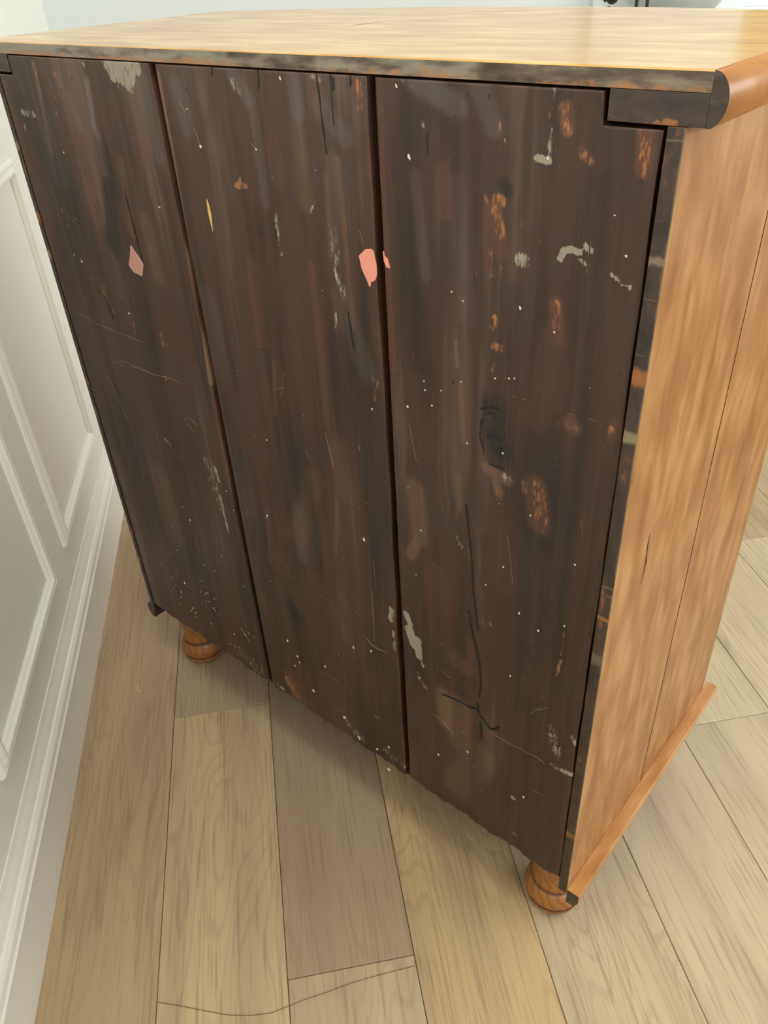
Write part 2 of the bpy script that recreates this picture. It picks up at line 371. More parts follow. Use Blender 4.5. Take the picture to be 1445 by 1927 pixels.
def mat_pane():
    t = NT('window_glass'); n = t.n; tr = n.new('ShaderNodeBsdfTransparent'); gl = n.new('ShaderNodeBsdfGlossy'); gl.inputs['Roughness'].default_value = .02
    fr = n.new('ShaderNodeFresnel'); fr.inputs[0].default_value = 1.3; mx = n.new('ShaderNodeMixShader')
    t.L.new(fr.outputs[0], mx.inputs[0]); t.L.new(tr.outputs[0], mx.inputs[1]); t.L.new(gl.outputs[0], mx.inputs[2])
    t.L.new(mx.outputs[0], n['Material Output'].inputs['Surface']); return t.m
M_PANE = mat_pane()
def window(name, along, a0, a1, z0, z1, c, mid=True):
    """Sash in the opening: frame, one mullion, panes; c is its place across the wall."""
    root = empty(name, (0, 0, 0)); root.rotation_euler = (0, 0, ROOM_ROT); root['kind'] = 'structure'
    def b(nm, lo, hi, za, zb, t, mat, bev=.003):
        if along == 'n': box(nm, lo, hi, c-t, c+t, za, zb, mat, root, bevel=bev)
        else: box(nm, c-t, c+t, lo, hi, za, zb, mat, root, bevel=bev)
    w = .045 if name != 'window_1' else .012
    b('frame', a0, a0+w, z0, z1, .03, M_TRIM); b('frame', a1-w, a1, z0, z1, .03, M_TRIM)
    b('frame', a0+w, a1-w, z0, z0+w, .03, M_TRIM); b('frame', a0+w, a1-w, z1-w, z1, .03, M_TRIM)
    m = (a0+a1)/2
    if mid: b('mullion', m-.025, m+.025, z0+w, z1-w, .028, M_TRIM)
    parts = ((a0+w, m-.025), (m+.025, a1-w)) if mid else ((a0+w, a1-w),)
    for lo, hi in parts: b('pane', lo, hi, z0+w, z1-w, .003, M_PANE, 0)
    return root
w1 = window('window_1', 'n', WIN1['n0'], WIN1['n1'], WIN1['z0'], WIN1['z1'], D1+.12, mid=False)
box('light_blocker', WIN1['n0']+.004, WIN1['n1']-.004, D1+.02, D1+.024, WIN1['z0']+.115, WIN1['z1']-.002, plain('tan_blocker', rgb(196, 172, 132), .8), w1, bevel=0)  # unseen sheet added to block the far window's light and its reflection
box('light_blocker_bar', WIN1['n0']+.004, WIN1['n1']-.004, D1+.014, D1+.030, WIN1['z0']+.105, WIN1['z0']+.125, M_TRIM, w1, bevel=.003)  # lower bar of the added blocking sheet
window('window_2', 'd', WIN2['d0'], WIN2['d1'], WIN2['z0'], WIN2['z1'], N1+.12)
window('window_3', 'n', WIN3['n0'], WIN3['n1'], WIN3['z0'], WIN3['z1'], D0-.12)
# broad white casing left of the far window, and the ledge under it
casing = slab('trim_1', 1.43, 1.93, D1-.022, D1, 0.0, 2.35, M_FARWALL)
ledge = slab('trim_2', 1.25, 3.1, D1-.42, D1-.022, 1.032, 1.06, M_TRIM)

# panel mouldings on the left wall: four mitred pieces each
PROF = [(0, 0), (0, .0045), (.0035, .0085), (.0085, .0105), (.0115, .0075), (.0135, .0075), (.0165, .0115), (.022, .0140), (.0265, .0130), (.029, .0080), (.0315, .0055), (.033, .0030), (.033, 0)]
def panel(d0, d1, z0, z1):
    pm = empty('panel_moulding', (0, 0, 0)); pm.parent = wall_left
    w = lambda d, z, h: (N0 + h, d, z)
    extrude_profile('rail', PROF, d0, d1, lambda t, u, h: w(t, z0+u, h), M_TRIM, pm, lambda u: u, lambda u: -u)
    extrude_profile('rail', PROF, d0, d1, lambda t, u, h: w(t, z1-u, h), M_TRIM, pm, lambda u: u, lambda u: -u)
    extrude_profile('stile', PROF, z0, z1, lambda t, u, h: w(d0+u, t, h), M_TRIM, pm, lambda u: u, lambda u: -u)
    extrude_profile('stile', PROF, z0, z1, lambda t, u, h: w(d1-u, t, h), M_TRIM, pm, lambda u: u, lambda u: -u)
for q in range(-4, 2): panel(.108 + .595*q, .588 + .595*q, .267, .956)
BASE = [(0, 0), (0, .015), (.122, .015), (.1235, .0205), (.129, .0225), (.1325, .0195), (.1345, .0185), (.139, .0205), (.147, .0195), (.1545, .0150), (.1565, .0115), (.165, .0090), (.176, .0045), (.186, .0020), (.186, 0)]
bb = extrude_profile('baseboard_left', BASE, D0, D1, lambda t, u, h: (N0 + h, t, u), M_TRIM)
bb.rotation_euler = (0, 0, ROOM_ROT); bb['kind'] = 'structure'

# ------------------------------------------------------------------ wear and painted sheen data (millimetres on the back: x from the left corner, z from the floor)
STROKES=[("O",0.75,1.4,4.1,[163.4,1171.2,171.8,1155.8]),
("O",0.6,0.7,2.1,[141.8,1164.9,148.6,1139.1]),
("O",0.5,1.1,2.1,[120.1,1128.6,120.7,1127.3]),
("O",0.6,1.1,2.8,[140.1,1125.9,141.3,1120.9]),
("O",0.6,2.8,4.2,[116.3,1180.6,116.2,1171.3]),
("O",0.7,1.9,2.5,[277.5,1188.3,279.0,1181.7]),
("O",0.55,0.6,2.3,[83.9,993.1,101.4,919.2]),
("O",0.7,1.2,3.2,[135.4,896.9,150.1,856.8]),
("O",0.6,0.8,2.4,[144.8,901.9,155.4,849.5]),
("O",1,1.8,2.4,[492.4,1072.1,508.9,1073.4]),
("O",0.7,1.8,3.0,[501.3,1079.4,501.4,1076.0]),
("O",1,3.9,2.9,[687.2,1181.7,688.5,1175.2]),
("O",0.95,2.0,2.4,[688.3,1173.0,688.1,1163.3]),
("O",0.8,1.0,1.5,[628.7,1174.5,630.0,1173.2]),
("R",0.9,4.1,4.9,[902.9,1174.8,905.5,1161.9]),
("O",0.55,3.3,3.7,[901.0,1174.7,905.2,1160.0]),
("O",0.55,2.1,3.3,[919.2,1145.8,927.8,1138.9]),
("R",0.6,2.5,3.3,[919.0,1147.7,928.7,1139.0]),
("O",0.5,3.5,4.7,[970.2,1161.3,972.3,1141.3]),
("R",0.8,5.1,5.5,[969.9,1163.0,972.6,1139.5]),
("O",0.6,0.8,1.6,[971.9,1135.7,973.9,1131.0]),
("O",0.6,3.3,4.6,[834.5,1099.5,848.3,1099.9]),
("O",0.75,2.8,4.2,[841.5,1091.4,847.8,1071.8]),
("R",0.8,5.6,6.5,[840.3,1093.5,847.3,1057.7]),
("O",0.6,1.4,2.4,[836.5,1055.9,840.2,1032.2]),
("O",0.6,1.0,1.9,[849.0,1044.6,849.3,1037.8]),
("R",0.5,3.8,4.7,[832.6,1088.0,835.2,1041.2]),
("O",0.65,2.8,3.8,[908.0,1018.6,911.1,1001.0]),
("R",0.8,4.7,4.7,[907.9,1020.0,912.9,987.3]),
("O",0.6,2.0,3.0,[844.0,992.1,844.4,982.6]),
("O",0.85,3.1,2.6,[845.0,964.4,853.5,964.8]),
("O",0.7,1.0,2.1,[844.5,945.3,844.1,938.3]),
("R",0.7,6.0,7.0,[932.4,907.3,937.2,904.3]),
("O",0.5,2.5,4.0,[932.5,906.2,938.3,904.6]),
("O",0.5,1.9,3.4,[976.5,921.6,974.8,910.0]),
("R",0.6,2.9,3.8,[976.8,923.3,975.3,906.2]),
("R",0.45,10.6,10.6,[907.5,986.0,896.9,900.5]),
("R",0.4,7.8,9.8,[915.6,956.6,912.8,922.8]),
("O",0.75,1.7,2.3,[855.7,802.8,857.6,789.7]),
("O",0.5,5.5,6.6,[903.8,821.9,909.9,790.8]),
("R",0.8,9.9,11.0,[899.3,823.4,908.8,779.9]),
("O",0.5,1.1,2.2,[916.8,800.5,913.9,771.7]),
("O",0.6,1.7,2.2,[887.0,825.3,887.8,812.2]),
("O",0.8,1.5,1.8,[949.6,601.0,947.0,574.4]),
("O",0.5,0.6,1.8,[950.3,645.6,950.4,607.6]),
("O",0.5,1.9,3.2,[979.9,491.5,983.4,478.2]),
("O",0.7,5.8,8.6,[426.1,216.2,449.2,189.9]),
("R",0.7,11.4,13.3,[435.2,229.2,455.6,187.3]),
("O",0.7,1.2,1.8,[692.9,924.2,693.3,919.3]),
("O",0.6,0.9,1.8,[685.1,903.8,685.1,903.1]),
("O",0.7,1.5,2.4,[684.1,889.8,684.3,881.9]),
("O",0.6,1.2,2.4,[690.9,885.1,682.5,858.4]),
("O",0.8,0.8,1.6,[652.4,792.7,653.1,780.8]),
("O",0.7,1.5,3.1,[272.0,842.5,270.6,824.0]),
("O",0.7,1.7,3.5,[211.3,645.5,227.6,639.0]),
("O",0.6,0.8,2.0,[207.3,858.2,201.2,825.8]),
("O",0.6,1.2,2.4,[259.6,769.7,255.0,763.9]),
("O",0.6,1.7,2.3,[702.3,927.2,701.7,917.7]),
("O",0.6,1.5,2.9,[365.2,857.5,363.3,846.8]),
("O",0.5,1.2,2.1,[922.6,1144.2,923.9,1140.5]),
("O",0.5,0.9,2.2,[842.5,1162.1,843.4,1153.4]),
("O",0.4,1.3,2.6,[842.1,1159.3,841.9,1149.2]),
("R",0.7,7.1,9.9,[186.9,1090.5,179.8,993.4]),
("R",0.6,4.2,5.6,[113.4,1178.0,108.1,1152.9]),
("R",0.35,5.6,9.9,[226.9,1054.7,262.1,954.9]),
("R",0.75,4.3,2.9,[713.6,1182.8,711.1,1120.3,709.8,1061.4]),
("R",0.8,5.8,3.7,[709.8,1061.4,710.6,985.7,713.3,908.1]),
("R",0.4,5.3,5.3,[713.3,908.1,717.2,836.0]),
("R",0.6,5.7,5.7,[784.9,1118.4,785.8,1081.7]),
("R",0.4,4.5,4.5,[702.2,1142.7,699.3,1104.9]),
("R",0.45,7.8,10.0,[560.1,1121.6,565.5,1085.3]),
("R",0.6,8.2,8.9,[500.5,982.2,496.7,886.9]),
("R",0.7,4.1,2.9,[601.1,999.9,601.6,938.3,599.3,856.6,598.9,797.5]),
("R",0.5,2.7,2.7,[598.9,797.5,603.4,727.7]),
("R",0.6,0.8,1.5,[604.2,1189.9,604.3,1140.1,607.4,1101.3]),
("R",0.7,9.9,12.8,[798.4,506.8,820.1,500.6]),
("R",0.5,12.0,17.3,[769.3,639.8,776.5,533.0]),
("R",0.6,4.1,5.5,[823.6,551.8,825.2,503.9]),
("R",0.4,13.9,17.0,[459.8,664.2,451.6,500.8]),
("R",0.4,11.0,14.2,[588.9,497.0,599.7,392.4]),
("R",0.3,10.3,13.7,[751.7,899.6,756.8,814.5]),
("R",0.35,11.7,14.0,[873.7,753.6,870.4,674.9]),
("R",0.5,3.6,3.6,[373.3,1173.2,374.0,1111.9]),
("R",0.35,6.3,8.5,[643.8,1114.0,651.4,1053.1]),
("R",0.4,9.0,10.3,[317.3,1131.0,325.1,1065.2]),
("T",1,3.6,1.8,[383.3,1178.9,380.7,1089.1,375.5,973.9,375.4,873.0,369.9,791.9]),
("T",0.35,2.3,2.3,[367.4,791.2,365.6,608.1]),
("T",0.55,2.8,4.2,[114.0,1167.5,105.9,1120.5,99.3,1071.5]),
("T",0.35,5.5,6.8,[267.3,1078.3,258.4,983.1]),
("T",0.35,9.8,9.8,[295.9,1002.6,299.9,932.2]),
("T",0.5,4.6,5.7,[840.0,824.0,867.2,817.6]),
("T",0.5,4.5,4.5,[850.3,821.2,856.5,799.7]),
("T",0.5,5.9,6.5,[749.7,697.9,728.6,650.1]),
("T",0.4,10.1,12.7,[739.3,756.6,745.3,687.6]),
("T",0.4,17.8,19.3,[803.1,415.0,812.9,341.8]),
("T",0.5,10.5,13.5,[780.1,420.8,784.4,367.2]),
("T",0.35,18.9,22.7,[840.8,340.2,803.9,233.6]),
("T",0.3,12.1,16.2,[619.1,765.7,621.4,701.3]),
("T",0.35,2.7,2.7,[635.9,1098.1,635.7,1017.5]),
("T",0.4,3.1,2.6,[655.5,1115.1,657.0,1021.0,657.9,938.4]),
("T",0.3,14.4,17.2,[563.0,703.9,512.5,581.3]),
("T",0.3,8.6,8.6,[601.9,1135.0,603.1,1068.1]),
("T",0.35,2.8,3.6,[603.2,685.4,590.9,588.7]),
("T",0.3,2.4,3.2,[451.2,603.6,435.3,492.8]),
("T",0.35,2.7,3.3,[805.7,911.8,809.7,846.6]),
("T",0.3,3.6,4.8,[803.0,796.2,806.2,753.8]),
("T",0.3,22.2,22.2,[164.8,550.6,172.8,438.5]),
("T",0.35,2.7,2.7,[514.6,862.4,502.4,782.3]),
("T",0.5,1.6,1.6,[799.5,959.9,800.9,931.4]),
("P",0.75,6.3,4.4,[288.4,1185.4,346.7,1184.0]),
("P",0.75,7.6,5.1,[294.5,1176.7,329.2,1174.1]),
("P",0.6,3.1,3.8,[312.7,1167.9,326.8,1160.1]),
("P",0.5,1.9,3.2,[302.8,1170.3,299.9,1163.4]),
("P",0.5,3.0,3.7,[48.2,1118.9,79.4,1118.2]),
("P",0.55,1.5,1.5,[43.8,1102.3,44.5,1096.1]),
("P",0.5,1.3,2.0,[233.8,1185.9,237.5,1181.5]),
("P",0.6,1.4,1.7,[636.7,1006.2,643.3,981.0]),
("P",0.5,1.2,1.7,[644.3,990.1,650.4,973.5]),
("P",0.55,1.8,1.8,[633.5,951.6,631.5,934.8]),
("P",0.4,1.8,2.9,[552.6,1047.6,553.3,1004.9]),
("P",0.5,1.8,2.4,[554.2,1014.6,555.1,1005.2]),
("P",0.5,0.8,1.4,[618.5,1071.2,608.0,1057.9]),
("P",0.35,3.9,5.6,[639.2,1045.9,646.3,972.7]),
("P",0.4,1.2,1.2,[891.9,1188.6,891.9,1172.3]),
("P",0.45,1.7,1.7,[892.1,1170.4,891.6,1141.4]),
("P",0.8,2.6,1.7,[881.0,1137.6,891.0,1136.2]),
("P",0.55,6.1,2.3,[869.8,1052.5,873.1,1052.1]),
("P",0.9,2.3,1.6,[908.5,1060.0,910.9,1067.2,918.2,1070.1]),
("P",0.8,2.2,1.8,[915.8,1068.8,926.8,1068.9]),
("P",0.8,2.2,1.5,[931.1,1074.0,937.2,1071.5]),
("P",0.6,1.3,1.8,[927.5,1061.9,933.7,1059.4]),
("P",0.8,1.1,1.1,[956.4,1055.5,964.1,1051.1]),
("P",0.75,0.9,0.9,[966.7,1049.0,974.4,1047.4]),
("P",0.95,3.6,2.5,[716.9,542.4,723.7,526.5]),
("P",1,6.6,2.9,[721.4,515.2,729.9,489.6]),
("P",0.9,5.1,2.9,[736.0,503.6,736.9,473.0]),
("P",0.7,1.5,2.2,[738.8,474.3,744.0,457.4]),
("P",0.6,4.4,2.9,[691.0,534.8,687.9,516.0]),
("P",0.5,3.0,3.0,[691.4,492.4,692.6,459.2]),
("P",0.45,3.4,3.4,[954.2,410.2,984.5,416.0]),
("P",0.65,2.7,2.1,[960.4,411.0,983.2,413.8]),
("P",0.55,2.6,3.3,[976.2,484.7,984.7,473.1]),
("P",0.4,5.3,8.0,[946.3,477.9,961.1,437.6]),
("P",0.55,3.3,4.1,[337.4,636.8,341.5,613.7]),
("P",0.7,1.7,2.5,[336.0,583.1,338.7,510.9]),
("P",0.4,5.0,7.5,[327.4,642.9,333.7,553.9]),
("P",0.35,8.3,11.7,[320.2,640.3,326.8,592.7]),
("P",0.4,2.6,3.3,[838.8,597.8,852.1,601.9]),
("P",0.4,3.0,4.6,[731.9,436.5,746.7,414.4]),
("P",0.4,1.9,3.1,[801.9,713.4,808.1,700.5]),
("P",0.5,3.9,4.9,[399.3,184.0,409.9,179.8]),
("P",0.4,2.8,3.9,[869.0,821.6,856.9,823.7]),
("P",0.45,3.3,5.0,[507.4,1183.5,520.8,1169.4]),
("P",0.4,2.0,3.0,[638.6,1184.0,628.2,1185.8]),
("P",0.35,1.4,2.8,[739.7,1188.1,748.4,1182.3]),
("P",0.5,1.5,2.3,[903.6,296.4,907.4,292.3]),
("P",0.6,2.3,2.3,[899.4,292.6,903.0,292.0]),
("P",0.6,2.4,2.4,[906.4,210.5,910.2,208.8]),
("P",0.4,2.9,4.8,[332.6,279.9,354.1,279.4]),
("P",0.5,2.9,3.9,[317.5,277.7,332.4,259.6]),
("P",0.35,12.2,14.2,[279.6,213.6,350.0,191.2]),
("P",0.35,7.2,9.1,[558.4,226.0,603.9,191.3]),
("P",0.3,7.0,8.8,[652.6,208.7,691.5,192.1]),
("P",0.4,0.9,1.3,[848.8,1149.0,849.9,1146.6]),
("P",0.35,2.3,2.8,[759.6,1162.0,762.4,1153.7]),
("G",0.7,3.3,5.3,[234.9,1166.3,224.8,1109.5]),
("G",0.5,4.1,6.2,[230.6,1103.6,223.7,1047.7]),
("G",0.4,6.6,7.7,[508.7,1188.4,535.3,1160.3]),
("G",0.45,7.2,8.3,[602.2,1182.5,605.1,1154.6]),
("G",0.5,7.3,9.2,[754.6,1188.7,799.9,1170.7]),
("G",0.4,7.0,7.8,[821.3,1187.6,838.0,1157.0]),
("G",0.4,8.3,10.7,[413.3,1169.5,418.9,1126.7]),
("G",0.35,7.2,9.2,[635.4,1161.1,667.6,1135.3]),
("G",0.4,5.5,6.9,[183.7,1147.2,190.2,1110.1]),
("G",0.4,7.4,8.6,[350.5,1172.2,354.6,1086.6]),
("G",0.35,4.9,5.9,[751.8,1110.4,761.9,1017.7]),
("G",0.3,7.6,9.5,[800.2,1106.6,813.4,985.3]),
("G",0.35,5.5,6.7,[540.4,1145.6,539.5,1060.1]),
("G",0.3,6.3,7.4,[647.5,1114.3,638.1,1017.9]),
("G",0.3,21.6,21.6,[108.9,1130.5,105.2,1048.9]),
("G",0.3,11.7,11.7,[642.3,971.8,674.5,891.1]),
("G",0.3,12.5,13.9,[399.5,922.5,404.5,817.8]),
("G",0.3,7.6,9.1,[520.8,633.1,517.7,543.6]),
("G",0.25,15.6,15.6,[399.5,706.0,407.6,585.2]),
("K",0.75,9.9,11.4,[227.1,1041.4,200.3,959.6]),
("K",0.5,8.3,9.6,[235.7,1088.2,230.3,1048.4]),
("K",0.6,7.2,7.2,[224.5,1006.6,207.5,945.8]),
("K",0.9,9.9,6.6,[849.9,866.7,859.1,850.8]),
("K",0.7,7.5,7.5,[844.2,899.0,854.3,886.9]),
("K",0.5,16.2,12.9,[847.5,896.9,855.9,849.6]),
("K",0.85,10.3,6.9,[469.7,422.9,483.2,400.1]),
("K",0.5,8.8,12.3,[479.8,379.1,487.7,283.9]),
("K",0.5,6.8,6.8,[398.6,527.2,400.9,508.9]),
("K",0.6,2.4,1.8,[525.3,1029.2,525.6,1022.1]),
("K",0.6,5.4,4.5,[849.3,1113.1,853.3,1108.4]),
("K",0.4,4.1,4.1,[902.2,1187.6,904.6,1185.9]),
("K",0.4,19.4,24.2,[64.9,946.1,8.7,710.3]),
("K",0.4,26.6,30.2,[123.8,683.3,96.2,404.0]),
("K",0.35,12.6,15.1,[934.3,1121.9,936.7,1012.7]),
("K",0.3,15.6,20.9,[942.7,850.0,950.4,637.4]),
("K",0.4,8.8,8.8,[980.4,542.2,983.6,476.3]),
("K",0.35,11.8,14.8,[839.7,386.0,842.5,267.4]),
("K",0.4,7.4,8.9,[558.5,658.1,550.6,539.3]),
("K",0.3,11.7,14.6,[860.6,1016.2,858.8,929.8]),
("K",0.3,15.1,18.1,[719.5,467.4,725.3,359.2]),
("K",0.35,14.1,16.9,[732.9,575.4,740.5,531.4]),
("K",0.35,6.5,7.8,[617.8,833.3,633.9,731.1]),
("K",0.3,8.0,9.6,[402.3,642.0,395.8,473.4]),
("K",0.3,5.8,5.8,[269.6,948.9,270.3,848.6]),
("K",0.7,2.3,1.6,[408.6,694.7,408.9,685.7]),
("K",1,1.1,1.4,[102.6,1182.6,102.8,1180.7]),
("K",1,1.1,1.4,[168.1,1153.8,168.4,1152.0]),
("K",1,0.9,1.2,[431.4,1166.7,431.9,1165.2]),
("K",1,0.7,0.9,[810.7,1180.5,811.3,1179.3]),
("K",1,0.7,0.9,[798.8,1162.9,799.4,1161.7]),
("K",1,0.7,0.9,[831.4,1180.4,832.0,1179.2]),
("K",1,0.7,0.9,[892.4,1137.5,893.0,1136.3]),
("K",1,0.9,1.1,[795.6,913.8,796.3,912.1]),
("K",1,0.8,1.0,[981.1,894.0,981.8,892.6]),
("K",1,0.8,1.0,[980.3,853.6,981.1,852.0]),
("K",1,0.9,1.1,[980.9,759.6,981.7,757.9]),
("K",1,0.9,1.2,[980.8,663.7,981.6,661.8]),
("K",1,1.0,1.2,[982.1,603.7,983.0,601.7]),
("K",1,0.7,0.9,[975.7,970.4,976.4,969.1]),
("K",1,1.1,1.3,[199.4,1167.8,199.7,1166.1])]
CRACKS=[(0.8,[813.5,763.5,817.7,728.4,822.8,691.4,826.1,639.0,831.6,602.6,834.5,579.8]),(1.0,[819.5,605.6,825.7,571.8,833.6,543.6,838.2,523.3,841.7,484.5,838.1,459.2]),(1.6,[777.3,422.2,794.0,426.1,808.5,427.7,821.1,427.9,832.5,432.8]),(1.6,[836.6,446.5,837.9,428.0,847.8,417.8,857.6,408.7]),(1.2,[857.6,408.7,865.3,413.3,871.7,423.7]),(1.0,[842.7,412.9,844.4,379.3]),(0.7,[261.0,1034.5,262.7,1015.1,264.0,991.0,264.9,968.4,266.4,946.8]),(0.6,[553.1,1189.9,552.7,1180.5,551.6,1171.8]),(0.6,[481.7,1190.0,480.4,1182.0]),(0.5,[635.1,1189.6,636.8,1165.8,638.0,1142.5,640.0,1118.5]),(0.4,[653.8,1189.0,653.1,1166.7,653.3,1145.1]),(0.5,[679.4,1189.5,678.5,1180.4]),(0.6,[657.4,1184.8,657.1,1176.8]),(0.5,[766.9,1145.4,767.2,1130.1]),(0.5,[652.5,955.7,656.5,915.8]),(0.6,[144.9,870.8,150.5,838.2]),(0.5,[831.4,892.0,844.3,897.2,852.0,897.1]),(0.5,[836.1,887.3,846.4,891.1]),(0.5,[855.5,857.2,857.6,839.8]),(0.4,[840.9,860.5,848.6,866.3,856.6,862.7]),(0.5,[843.2,829.9,853.4,829.0,862.0,829.6]),(0.4,[832.4,879.8,830.2,860.1,836.0,842.6])]
FLECKS=[(230.9,489.2,3.3,0.7,-79),(217.5,511.8,0.7,0.6,-80),(168.6,452.2,0.8,0.4,-81),(162.0,389.7,1.4,0.5,-81),(130.8,366.0,1.4,0.5,-82),(244.2,395.0,1.3,0.6,-79),(273.2,395.8,3.4,0.7,-119),(119.0,303.4,3.3,0.6,-82),(158.6,307.7,3.7,0.8,-81),(138.1,273.6,4.1,0.8,-82),(122.6,283.4,2.1,0.6,-82),(209.9,312.5,1.4,0.9,-80),(223.8,315.5,1.6,0.9,-80),(206.3,284.9,1.0,0.6,-80),(220.2,295.1,0.8,0.6,-80),(229.8,298.5,0.8,0.6,-80),(249.8,316.7,2.7,0.6,-119),(120.0,234.6,3.4,0.7,-82),(165.6,246.1,3.3,0.6,-81),(172.4,238.2,2.5,1.1,-81),(240.6,287.8,2.4,1.2,-118),(242.9,283.4,1.6,0.9,-80),(250.0,278.1,1.8,1.1,-118),(260.2,292.4,1.0,0.8,-79),(171.7,227.9,2.1,0.6,-81),(218.9,235.5,2.0,0.6,-80),(333.1,296.1,1.9,0.7,-116),(289.5,249.9,2.0,0.8,-79),(323.1,269.9,3.1,0.9,-116),(355.2,599.8,1.2,0.6,-76),(332.8,596.5,0.8,0.5,-77),(364.7,566.9,0.8,0.5,-76),(304.2,445.2,1.1,0.4,-78),(337.6,215.9,1.4,0.9,-78),(448.3,330.5,1.4,0.7,-76),(446.3,587.7,1.0,0.4,-75),(131.8,256.7,2.9,0.5,-82),(157.9,235.9,2.1,0.5,-81),(353.2,401.4,1.5,0.7,-77),(200.8,250.3,0.8,0.6,-81),(262.1,208.2,2.0,0.8,-117),(112.4,269.6,1.9,0.5,-82),(221.5,345.0,0.8,0.5,-80),(429.8,452.6,0.9,0.5,-76),(232.0,321.7,0.8,0.5,-80),(170.1,305.6,0.8,0.5,-81),(91.5,319.5,0.8,0.5,-82),(71.2,309.5,0.8,0.5,-83),(139.5,330.5,1.0,0.5,-82),(891.7,641.8,2.9,1.2,-66),(918.4,629.3,2.8,1.2,-66),(648.7,639.0,4.1,2.1,-71),(535.7,322.7,4.0,2.2,-74),(746.1,1125.9,3.9,1.5,-65),(734.0,1183.3,2.7,1.0,-64),(585.1,1183.2,2.4,1.0,-68),(607.1,410.9,3.8,1.6,-73),(467.5,303.3,3.1,1.8,-76),(470.8,291.1,3.1,1.8,-76),(446.9,327.5,3.1,1.8,-76),(456.2,273.9,3.2,1.4,-76),(954.3,745.8,1.9,0.8,-64),(859.8,849.1,1.5,1.1,-65),(814.7,845.7,1.3,1.1,-66),(806.4,916.2,1.1,1.0,-65),(757.6,903.1,1.3,1.1,-66),(767.8,876.9,1.7,1.2,-66),(758.8,892.7,1.3,1.1,-67),(780.3,898.3,1.2,1.0,-66),(847.5,931.2,1.3,0.9,-64),(863.4,935.6,1.2,0.8,-64),(869.4,937.3,1.2,0.8,-64),(897.4,785.4,1.3,1.1,-65),(794.3,1008.6,1.2,1.0,-65),(808.2,1002.4,1.2,0.8,-65),(871.9,1008.5,2.8,1.0,-63),(953.7,1102.2,0.9,0.8,-61),(733.3,865.0,2.7,1.2,-67),(747.3,698.4,1.5,1.0,-68),(844.1,661.2,1.5,1.3,-67),(867.1,699.6,1.4,1.2,-66),(884.8,531.3,1.5,1.3,-67),(644.1,425.8,2.7,1.6,-72),(662.0,156.1,4.1,2.7,-73),(667.0,218.8,4.0,2.2,-73),(567.5,219.0,4.2,2.7,-74),(599.0,190.2,7.3,2.7,-74),(496.3,236.4,4.3,2.3,-75),(639.7,191.6,4.1,1.8,-73),(333.8,1027.8,1.6,1.4,-75),(440.3,1108.3,2.8,1.8,-72),(890.4,1138.1,1.5,0.9,-62),(535.2,1113.8,1.3,0.9,-69),(132.7,1074.5,1.7,0.7,-79),(427.0,1146.3,1.0,0.6,-72),(83.8,925.1,2.8,0.8,-81),(101.0,918.3,2.8,1.6,-81),(198.8,857.2,1.8,1.2,-79),(908.5,993.9,1.6,0.6,-63),(678.9,844.9,2.1,0.6,-69),(449.0,592.8,2.8,1.2,-75),(476.0,733.9,1.7,1.1,-73),(967.3,1072.2,1.5,0.9,-61),(917.8,309.1,2.6,1.5,-68),(822.4,331.4,2.6,1.5,-69),(768.9,282.1,2.8,1.6,-71),(950.1,655.4,1.4,1.2,-65)]
